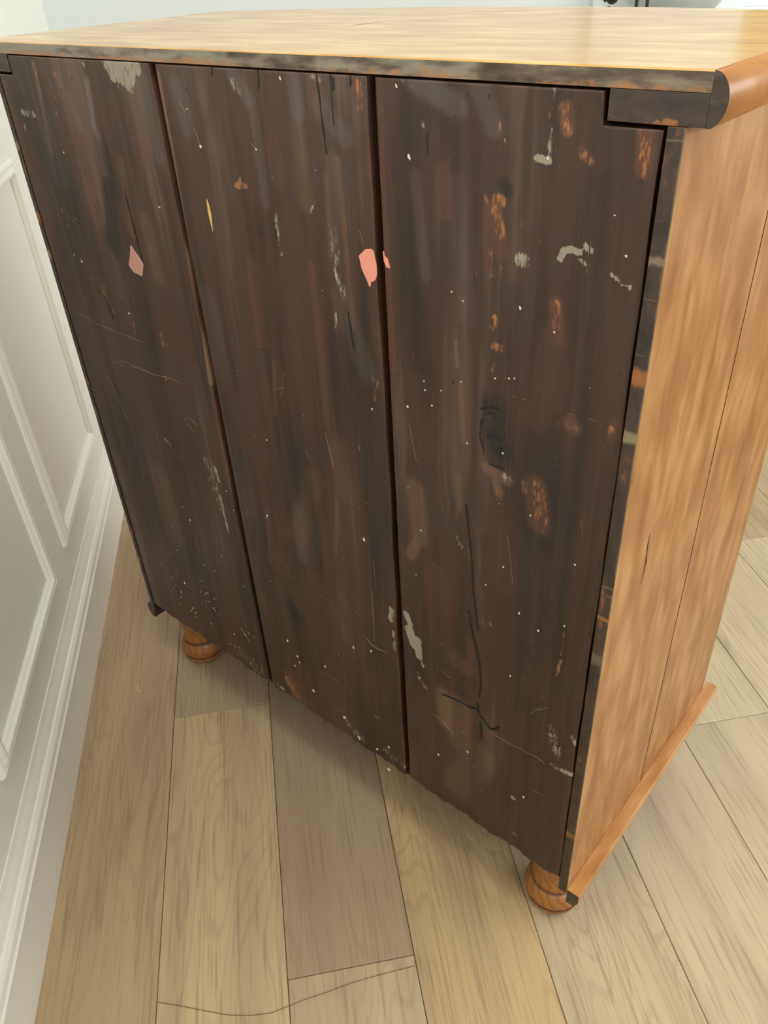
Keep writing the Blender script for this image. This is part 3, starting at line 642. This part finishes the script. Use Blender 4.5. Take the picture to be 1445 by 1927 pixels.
SCRATCHES=[(0.8,1,[414.1,1154.2,419.0,1148.5,423.5,1141.2]),(1.0,1,[432.7,1127.7,436.8,1119.1,440.2,1107.7]),(0.8,0.7,[527.2,1119.9,535.2,1113.8]),(1.0,0.6,[104.4,752.4,147.6,766.5,178.8,765.6,224.2,764.4,264.0,770.9,307.1,769.0]),(0.8,0.5,[123.4,754.6,188.7,765.5,241.2,766.3]),(0.8,0.4,[34.8,825.2,100.3,817.3,168.2,816.3,218.9,815.6]),(1.1,0.7,[286.7,708.0,297.2,712.3,308.7,707.6,313.7,702.8]),(0.7,0.6,[286.4,707.0,289.8,696.9,305.1,686.9]),(0.7,0.6,[506.4,819.7,517.5,825.2,530.4,830.4]),(1.0,0.6,[552.9,744.7,557.8,737.4,564.5,728.1]),(1.7,0.75,[635.5,450.5,644.3,441.5,658.8,439.4,675.5,443.1]),(0.9,0.5,[656.0,551.4,654.2,501.9,653.3,450.3]),(1.1,0.5,[541.9,484.5,559.9,484.5]),(1.4,0.6,[760.3,368.1,779.6,366.0,796.8,349.5]),(1.0,0.8,[777.7,471.9,790.4,464.5]),(0.9,0.6,[915.9,481.8,925.7,497.0,942.0,512.6]),(0.7,0.4,[857.8,403.2,891.2,403.5,932.1,408.6,944.3,405.4]),(0.6,0.6,[927.5,917.7,935.9,918.1]),(0.6,0.6,[950.1,919.2,959.3,918.8]),(0.5,0.7,[868.0,918.0,872.9,917.7]),(0.5,0.6,[879.0,917.7,883.7,918.6]),(0.6,0.5,[922.2,867.1,922.0,863.3]),(0.6,0.5,[734.0,845.0,743.8,795.5]),(0.5,0.5,[955.0,804.9,959.3,786.7]),(0.7,0.5,[664.4,557.8,663.4,609.6]),(1.4,0.7,[638.0,277.4,652.8,277.9]),(0.7,0.5,[918.3,492.6,932.6,507.8]),(0.7,0.5,[978.5,526.6,979.3,483.0]),(0.7,0.5,[595.4,784.8,604.4,736.3]),(0.6,0.7,[649.9,857.1,652.4,847.3]),(0.6,0.5,[800.6,1006.7,810.1,998.0]),(0.5,0.5,[677.7,1049.9,682.3,1036.2]),(1.1,0.5,[234.2,454.4,236.6,422.0]),(0.7,0.4,[478.1,513.8,482.4,483.7]),(1.1,0.5,[531.0,305.7,562.3,303.7]),(0.5,0.4,[870.7,744.9,881.0,680.4]),(0.8,0.4,[71.0,1012.5,109.6,976.1]),(0.7,0.5,[97.5,893.1,127.6,895.4]),(0.8,0.4,[814.8,132.2,851.2,109.5]),(0.9,0.5,[928.8,337.0,947.0,338.9]),(0.9,0.4,[82.3,730.3,109.6,648.5]),(0.7,0.5,[518.6,814.8,532.3,852.5])]
CHIPS=[("pink_dull",[246.7,966.2,256.1,955.4,262.3,949.1,266.9,941.8,257.8,924.4,238.6,927.0,230.4,935.4,238.7,949.5]),("pink",[675.3,1023.6,684.8,1031.7,692.2,1033.5,695.7,1031.9,698.2,1017.0,698.3,1008.7,696.4,1002.2,692.5,999.2,689.4,998.1,689.2,994.6,687.5,992.6,685.0,998.4,681.1,1005.0,677.9,1010.6]),("pink",[708.7,1034.0,710.5,1029.5,714.5,1026.4,716.3,1021.3,716.8,1017.6,714.7,1018.3,712.6,1017.9,709.4,1023.9]),("yellow",[434.5,1050.6,436.9,1044.8,438.3,1032.1,435.9,1012.4,434.6,1022.3,433.3,1035.8])]


# ------------------------------------------------------------------ chest of drawers
chest = empty('chest_of_drawers', (0, 0, 0))
tag(chest, 'honey pine chest of drawers turned to show its dark stained plank back', 'chest of drawers')
ZB, ZT, DEP = .1754, 1.2053, .469

def seg_dist(X, Z, pts):
    best = np.full(X.shape, 1e9, np.float32)
    for (ax, az), (bx, bz) in zip(pts, pts[1:]):
        dx, dz = bx-ax, bz-az; L2 = dx*dx+dz*dz+1e-9
        t = np.clip(((X-ax)*dx + (Z-az)*dz)/L2, 0, 1)
        best = np.minimum(best, np.hypot(X-(ax+t*dx), Z-(az+t*dz)))
    return best
KNOTS = [(813, 694, 26, 48, 1.0), (543, 272, 18, 40, .7), (502, 1000, 9, 22, .4), (470, 360, 16, 30, .5), (700, 240, 40, 90, .35)]
PAIRS = lambda f: [(f[i], f[i+1]) for i in range(0, len(f), 2)]
def back_board(x0, x1, z1, seed, chamfer_left=0.0, notch=None, tint=(.84, .75, .68, 1)):
    rg = np.random.default_rng(seed)
    st = .002
    nx = int(round((x1-x0)/st)); nz = int(round((z1-ZB)/st))
    u = np.linspace(0, 1, nx+1); xs = x0 + (x1-x0)*u
    # ragged foot of the board
    rag = np.zeros(nx+1)
    for f, a in ((3, .0022), (9, .0016), (23, .0011), (61, .0007)): rag += a*np.sin(2*math.pi*(f*u+rg.random()))
    zb = ZB + rag
    v = np.linspace(0, 1, nz+1)
    zt = np.full(nx+1, z1)
    if notch:
        na, nb_, nzt = notch; k_ = (xs > na) & (xs < nb_); zt[k_] = nzt
        e_ = int(np.argmin(abs(xs-(na if na > x0 else nb_)))); xs[e_] = na if na > x0 else nb_
    X = np.repeat(xs[None, :], nz+1, 0); Z = zb[None, :]*(1-v[:, None]) + zt[None, :]*v[:, None]
    # slightly wavering long edges
    wav = .0009*np.sin(2*math.pi*(1.7*v+rg.random())) + .0006*np.sin(2*math.pi*(6.1*v+rg.random()))
    X = X + wav[:, None]*((u[None, :] < .02) | (u[None, :] > .98))
    Xm, Zm = X*1000, Z*1000
    A = np.zeros(X.shape+(4,), np.float32); Bc = np.zeros(X.shape+(4,), np.float32); Bc[..., 3] = .5
    slot = {'O': (A, 0), 'P': (A, 1), 'K': (A, 2), 'T': (A, 3), 'R': (Bc, 0), 'G': (Bc, 1)}
    for ty, inten, hw, so, f in STROKES:
        p = PAIRS(f); px = [q[0] for q in p]
        if min(px) > x1*1000+hw+so or max(px) < x0*1000-hw-so: continue
        arr, ch = slot[ty]
        m = inten*np.clip(1-(seg_dist(Xm, Zm, p)-hw)/max(so, .1), 0, 1)
        arr[..., ch] = np.maximum(arr[..., ch], m)
    cd = np.zeros(X.shape, np.float32)
    for hw, f in CRACKS:
        p = PAIRS(f); px = [q[0] for q in p]
        if min(px) > x1*1000+8 or max(px) < x0*1000-8: continue
        cd = np.maximum(cd, np.clip(1-(seg_dist(Xm, Zm, p)-hw*.9)/8.0*1.0-.1, 0, 1))
    Bc[..., 2] = cd
    for kx, kz, rx, rz, a in KNOTS:
        ex = np.exp(-((Xm-kx)/rx/1.6)**2-((Zm-kz)/rz/1.4)**2)
        Bc[..., 3] += a*.12*ex*np.tanh((Xm-kx)/rx*1.5)
        r = np.hypot((Xm-kx)/rx, (Zm-kz)/rz)
        Bc[..., 3] += a*.10*np.exp(-r*r/1.2)*np.sin(r*7)
    # relief: rounded arrises, cracks, long shallow undulation
    edge = np.minimum(X-x0, x1-X); Y = .0016*np.clip(1-edge/.004, 0, 1)**2
    Y += .0004*np.sin(X*90+seed)*np.sin(Z*5+seed)
    Y += .0030*np.clip((cd-.80)/.2, 0, 1)
    if chamfer_left: Y += .0024*np.clip(1-(X-x0)/chamfer_left, 0, 1)
    V = np.stack([X, Y, Z], -1).reshape(-1, 3)
    idx = np.arange(V.shape[0]).reshape(nz+1, nx+1)
    Q = np.stack([idx[:-1, :-1], idx[:-1, 1:], idx[1:, 1:], idx[1:, :-1]], -1).reshape(-1, 4)
    ring = np.concatenate([idx[0, :], idx[1:, -1], idx[-1, -2::-1], idx[-2:0:-1, 0]])
    VB = V[ring].copy(); VB[:, 1] = .016; nb = len(ring); base = V.shape[0]
    r2 = np.roll(np.arange(nb), -1)
    Q2 = np.stack([ring, base+np.arange(nb), base+r2, ring[r2]], -1)
    V = np.concatenate([V, VB]); Q = np.concatenate([Q, Q2])
    me = bpy.data.meshes.new('back_board')
    me.vertices.add(len(V)); me.vertices.foreach_set('co', V.astype(np.float32).ravel())
    me.loops.add(Q.size); me.loops.foreach_set('vertex_index', Q.astype(np.int32).ravel())
    me.polygons.add(len(Q)); me.polygons.foreach_set('loop_start', np.arange(0, Q.size, 4, dtype=np.int32)); me.polygons.foreach_set('loop_total', np.full(len(Q), 4, np.int32))
    me.update(calc_edges=True); me.validate()
    sm = np.zeros(len(Q), bool); sm[:nx*nz] = True; me.polygons.foreach_set('use_smooth', sm)
    for nm, arr in (('wear_a', A), ('wear_sheen_b', Bc)):
        at = me.attributes.new(nm, 'FLOAT_COLOR', 'POINT')
        rr_ = np.zeros((len(ring), 4), np.float32); rr_[:, 3] = .5 if arr is Bc else 0; full = np.concatenate([arr.reshape(-1, 4), rr_]); at.data.foreach_set('color', full.astype(np.float32).ravel())
    me.materials.append(M_BACK)
    o = bpy.data.objects.new('back_board', me); C.objects.link(o); o.parent = chest; o.color = tint
    # loose paint: flecks, scratches and chips sitting on this board
    def blob(bm, pts, top=-.0006, bot=.0008):
        a = [bm.verts.new((x, top, z)) for x, z in pts]; b = [bm.verts.new((x, bot, z)) for x, z in pts]; n = len(pts)
        bm.faces.new(a)
        for i in range(n): bm.faces.new((a[i], b[i], b[(i+1) % n], a[(i+1) % n]))
    inx = lambda x: x0*1000 <= x <= x1*1000
    bm = bmesh.new(); cnt = 0
    for fx, fz, L, w, ang in FLECKS:
        if not inx(fx): continue
        ca, sa = math.cos(math.radians(ang)), math.sin(math.radians(ang)); L = max(L, .9)*.70; w = max(w, .7)*.95
        pts = []
        for k in range(7):
            th = 2*math.pi*k/7; j = rg.uniform(.75, 1.2); a, b = L*j*math.cos(th), w*j*math.sin(th)
            pts.append(((fx+a*ca-b*sa)/1000, (fz+a*sa+b*ca)/1000))
        blob(bm, pts); cnt += 1
    for k in range(14):      # finest spatter
        fx, fz = rg.uniform(x0+.02, x1-.02)*1000, rg.uniform(ZB+.02, z1-.05)*1000; w = rg.uniform(.25, .5)
        blob(bm, [((fx+w*math.cos(q*1.2566))/1000, (fz+w*rg.uniform(.8, 1.6)*math.sin(q*1.2566))/1000) for q in range(5)]); cnt += 1
    if cnt: tag(bm_obj('paint_fleck', bm, M_WHITE, o), kind='stuff')
    else: bm.free()
    bm = bmesh.new(); cnt = 0
    for w, lv, f in SCRATCHES:
        p = PAIRS(f)
        if not inx(p[0][0]): continue
        L_, R_ = [], []; hw = w*.42*(0.6+.5*lv)
        for i, (px, pz) in enumerate(p):
            a, b = p[max(i-1, 0)], p[min(i+1, len(p)-1)]; tx, tz = b[0]-a[0], b[1]-a[1]; q = math.hypot(tx, tz)
            e = .25 if i in (0, len(p)-1) else 1.0
            L_.append(((px-tz/q*hw*e)/1000, (pz+tx/q*hw*e)/1000)); R_.append(((px+tz/q*hw*e)/1000, (pz-tx/q*hw*e)/1000))
        for i in range(len(p)-1): blob(bm, [L_[i], L_[i+1], R_[i+1], R_[i]], -.0004)
        cnt += 1
    if cnt: tag(bm_obj('scratch', bm, M_SCR, o), kind='stuff')
    else: bm.free()
    for nm, f in CHIPS:
        p = PAIRS(f)
        if not inx(sum(q[0] for q in p)/len(p)): continue
        bm = bmesh.new(); blob(bm, [(a/1000, b/1000) for a, b in p], -.0007)
        c = bm_obj('paint_chip' if nm != 'yellow' else 'bare_splinter_mark', bm, {'pink': M_PINK, 'pink_dull': M_PINKD, 'yellow': M_YEL}[nm], o)
        c['label'] = {'pink': 'salmon pink paint chip', 'pink_dull': 'dusty pink diamond of paint', 'yellow': 'bare yellow sliver of wood'}[nm]
    return o
back_board(.0125, .3705, 1.1895, 3, notch=(0, .0508, 1.1655))
back_board(.3772, .6985, 1.1892, 7, chamfer_left=.012)
back_board(.7065, .9840, 1.1888, 11, chamfer_left=.003, notch=(.9358, 2, 1.1655), tint=(.64, .55, .49, 1))

# carcass
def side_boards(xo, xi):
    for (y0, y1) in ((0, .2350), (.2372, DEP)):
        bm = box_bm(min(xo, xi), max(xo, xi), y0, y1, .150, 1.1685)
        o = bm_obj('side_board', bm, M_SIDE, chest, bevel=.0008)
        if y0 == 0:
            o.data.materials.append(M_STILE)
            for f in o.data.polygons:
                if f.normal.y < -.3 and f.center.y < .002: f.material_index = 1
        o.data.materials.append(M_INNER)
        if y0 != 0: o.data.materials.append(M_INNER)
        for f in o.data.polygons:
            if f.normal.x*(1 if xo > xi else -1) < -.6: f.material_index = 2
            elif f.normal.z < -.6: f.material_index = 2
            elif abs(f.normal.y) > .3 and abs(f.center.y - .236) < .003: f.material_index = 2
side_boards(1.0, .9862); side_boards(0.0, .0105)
bm = bmesh.new()     # drying crack in the right side
ck = [(.0745, .764, .0003), (.0735, .748, .0012), (.0752, .735, .0008), (.0772, .722, .0016), (.0762, .708, .0008), (.0738, .692, .0004)]
a_ = [bm.verts.new((1.0003, y-w, z)) for y, z, w in ck]; b_ = [bm.verts.new((1.0003, y+w, z)) for y, z, w in ck]
for i in range(len(ck)-1): bm.faces.new((a_[i], a_[i+1], b_[i+1], b_[i]))
bm_obj('crack', bm, plain('crack_dark', rgb(48, 34, 28), .9), chest)
bm = bmesh.new()     # drying crack in the top
ck = [(.455, .243, .0004), (.460, .258, .0014), (.464, .275, .0012), (.470, .290, .0004)]
a_ = [bm.verts.new((x-w, y, 1.2055)) for x, y, w in ck]; b_ = [bm.verts.new((x+w, y, 1.2055)) for x, y, w in ck]
for i in range(len(ck)-1): bm.faces.new((a_[i], b_[i], b_[i+1], a_[i+1]))
bm_obj('crack', bm, plain('crack_brown', rgb(104, 76, 50), .9), chest)
box('bottom_board', .0105, .9862, .0165, DEP-.014, .150, .166, M_INNER, chest)
box('front_board', .0, 1.0, DEP, DEP+.016, .150, 1.1905, M_SIDE, chest)
box('inner_rail', .0110, .9855, .0170, .030, .60, .64, M_INNER, chest)

# top: two boards with a bowed front, dark worn back edge
def front_y(x):
    p = [(-.045, .443), (.06, .478), (.262, .508), (.45, .520), (.647, .510), (.745, .497), (.822, .479), (.889, .460), (1.012, .415)]
    for (a, ya), (b, yb) in zip(p, p[1:]):
        if x <= b: return ya + (yb-ya)*(x-a)/(b-a)
    return p[-1][1]
SEAM = .150
def top_board(y0f, y1f, is_back):
    xs = np.linspace(-.040, 1.0135, 46)
    bm = bmesh.new(); bt = .0012
    rows = []
    for (zz, ins) in ((1.1912, 0), (ZT-bt, 0), (ZT, bt)):
        a = [bm.verts.new((x, y0f(x)+ins*(1 if is_back else .2), zz)) for x in xs]; b = [bm.verts.new((x, y1f(x)-ins*(.2 if is_back else 1), zz)) for x in xs]
        rows.append((a, b))
    n = len(xs)
    for i in range(n-1):
        bm.faces.new((rows[2][0][i], rows[2][0][i+1], rows[2][1][i+1], rows[2][1][i]))
        bm.faces.new((rows[0][0][i+1], rows[0][0][i], rows[0][1][i], rows[0][1][i+1]))
        for r in (0, 1):
            bm.faces.new((rows[r][0][i], rows[r][0][i+1], rows[r+1][0][i+1], rows[r+1][0][i]))
            bm.faces.new((rows[r][1][i+1], rows[r][1][i], rows[r+1][1][i], rows[r+1][1][i+1]))
    for e in (0, n-1):
        for r in (0, 1): bm.faces.new((rows[r][0][e], rows[r+1][0][e], rows[r+1][1][e], rows[r][1][e]))
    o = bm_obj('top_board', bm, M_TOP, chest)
    if is_back:
        o.data.materials.append(M_EDGE)
        for f in o.data.polygons:
            if f.center.y < .0004 and f.center.z < ZT-.0007 and f.center.z > 1.1913: f.material_index = 1
    return o
top_board(lambda x: 0.0, lambda x: SEAM-.0003, True)
top_board(lambda x: SEAM+.0003, front_y, False)
# bullnose mouldings along the sides of the top; their rear ends are dark
BN = [(0, 1.2053)] + [(.0128*math.sin(a), 1.1870 + .0182*math.cos(a)) for a in np.linspace(.28, 2.75, 13)] + [(.0032, 1.1688), (0, 1.1688)]
def bullnose(x, sgn, yend):
    o = extrude_profile('edge_moulding', BN, 0.0, yend, lambda t, u, h: (x + sgn*u, t, h), M_MOULD, chest)
    o.data.polygons.foreach_set('use_smooth', [abs(f.normal.y) < .5 for f in o.data.polygons])
    o.data.materials.append(M_DARKTIP)
    for f in o.data.polygons:
        if abs(f.normal.y) > .9 and f.center.y < .01: f.material_index = 1
bullnose(1.0137, 1, .412); bullnose(-.0402, -1, .44)
box('top_cleat', .9385, 1.0135, .0, .40, 1.1690, 1.1908, M_DARKEND, chest, bevel=.0006)
box('top_cleat', -.0400, .0480, .0, .42, 1.1690, 1.1908, M_DARKEND, chest, bevel=.0006)

# low mouldings along the bottom of each side
PM = [(0, .160), (.0175, .1600), (.0185, .1585), (.0185, .142), (.012, .128), (0, .128)]
def plinth(x, sgn):
    o = extrude_profile('plinth_moulding', PM, .001, .505, lambda t, u, h: (x + sgn*u, t, h), M_MOULD if sgn > 0 else M_DARKTIP, chest)
    o.data.materials.append(M_DARKTIP)
    for f in o.data.polygons:
        if abs(f.normal.y) > .9 and f.center.y < .01: f.material_index = 1
plinth(1.0003, 1); plinth(-.0003, -1)

# turned bun feet
FOOT = [(.030, 0), (.0355, .001), (.0405, .006), (.0430, .012), (.0435, .0165), (.0415, .0195), (.0430, .0225), (.0465, .030), (.0470, .037), (.0450, .0450), (.0410, .0520), (.0380, .0555), (.0355, .0565), (.0350, .0590), (.0365, .0610), (.0355, .0660), (.0335, .0740), (.0335, .0840), (.0355, .0970), (.0385, .1080), (.0400, .1180), (.0400, .1240), (.034, .126), (.034, .1500)]
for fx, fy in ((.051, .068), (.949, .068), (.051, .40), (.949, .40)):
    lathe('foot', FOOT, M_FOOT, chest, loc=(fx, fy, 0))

# ------------------------------------------------------------------ things on the window ledge
LZ = 1.06
def at(n, d, z): return Vector(rw(n, d, z))
base = at(1.41, 1.05, LZ)
stand = empty('candle_stand', base)
tag(stand, 'black wrought iron candle stand with a ball ended scroll on the window ledge', 'candle stand')
dn = Vector(rw(1, 0, 0)); dz = Vector((0, 0, 1))
def iron(name, pts, r):
    b = bmesh.new(); tube(b, [dn*a + dz*h for a, h in pts], r, 8); return bm_obj(name, b, M_IRON, stand, smooth=True)
iron('leg', [(.011, 0), (.011, .118)], .0052); iron('leg', [(.041, 0), (.041, .118)], .0046); iron('leg', [(-.068, 0), (-.068, .062)], .0032)
iron('crossbar', [(-.018, .076), (.0, .078), (.025, .077), (.044, .080)], [.003, .005, .005, .003]); iron('crossbar', [(.011, .118), (.026, .122), (.041, .118)], .005)
iron('scroll', [(.011, .118), (-.02, .132), (-.055, .128), (-.082, .108), (-.088, .085), (-.078, .072)], [.005, .005, .005, .0045, .004, .003])
b_ = bmesh.new(); bmesh.ops.create_uvsphere(b_, u_segments=20, v_segments=12, radius=.0165); bmesh.ops.translate(b_, verts=b_.verts, vec=dn*-.060 + dz*.081)
bm_obj('ball', b_, M_IRON, stand, smooth=True)

def mat_bowl():
    t = NT('smoky_glass'); return t.out(rgb(220, 221, 217), .10, Transmission_Weight=.8, IOR=1.2)
bl = at(1.622, 1.235, LZ)
BW = [(.055, .0), (.078, .004), (.098, .014), (.115, .030), (.128, .044), (.136, .054), (.140, .066), (.141, .085), (.136, .085), (.134, .066), (.124, .045), (.110, .030), (.094, .019), (.070, .011), (.004, .010)]
bowl = lathe('glass_bowl', BW, mat_bowl(), None, 48)
bowl.location = bl
tag(bowl, 'round grey glass bowl with a blue rim on the window ledge', 'bowl')
bm2 = bmesh.new(); ringp = [(.1385*math.cos(a), .1385*math.sin(a), .0865) for a in np.linspace(0, 2*math.pi, 49)]
tube(bm2, ringp, .004, 8); bm_obj('rim', bm2, plain('blue_glass_rim', rgb(60, 74, 150), .2), bowl, smooth=True)

# ------------------------------------------------------------------ scraps on the floor
spl = empty('wood_splinter', rw(-.058, -.083, 0))
tag(spl, 'small pale wood splinter lying on the floor beside the left foot', 'splinter')
def sliver(pts, r):
    b_ = bmesh.new(); tube(b_, [Vector(p) for p in pts], r, 6); bm_obj('sliver', b_, plain('raw_wood', rgb(214, 190, 160), .7), spl)
sliver([(-.014, .012, .004), (-.003, .001, .0025), (.001, -.002, .002)], [.0008, .0018, .001]); sliver([(-.003, -.003, .002), (.004, -.001, .0032), (.010, .0, .002)], [.001, .0024, .0012]); sliver([(.004, -.002, .002), (.016, -.004, .0018)], [.0014, .0007])
hair = [(.023, -.731), (.055, -.742), (.095, -.757), (.131, -.770), (.165, -.777), (.195, -.779), (.218, -.775), (.245, -.770), (.280, -.766), (.317, -.760), (.355, -.757), (.390, -.755), (.417, -.754)]
b_ = bmesh.new(); tube(b_, [Vector(rw(n, d, .0008)) for n, d in hair], .00045, 5)
th_ = bm_obj('thread', b_, M_LINE); tag(th_, 'thin dark thread lying in a wavy line across the floor planks', 'thread')

# ------------------------------------------------------------------ ceiling lamps (one gives the warm light on the top, the second is added for the back)
def unseen_ceiling_lamp(x, y, power, label):
    t_ = NT('lamp_diffuser'); t_.out(rgb(255, 244, 225), .5, Emission_Color=(1.0, .90, .70, 1), Emission_Strength=power)
    lamp = empty('unseen_ceiling_lamp', (x, y, H)); tag(lamp, label, 'lamp')
    lathe('lamp_base', [(.17, -.03), (.18, -.028), (.18, -.001), (.02, -.0005)], M_CEIL, lamp, 40)
    lathe('lamp_shade', [(.01, -.075), (.08, -.070), (.135, -.055), (.165, -.031)], t_.m, lamp, 40)
unseen_ceiling_lamp(.42, .26, 4.0, 'round white flush lamp on the ceiling right above the chest')
unseen_ceiling_lamp(.88, -.36, 34.0, 'added unseen ceiling light that brightens the chest back and the panelled wall')  # second light, added to brighten the upper back and the left wall
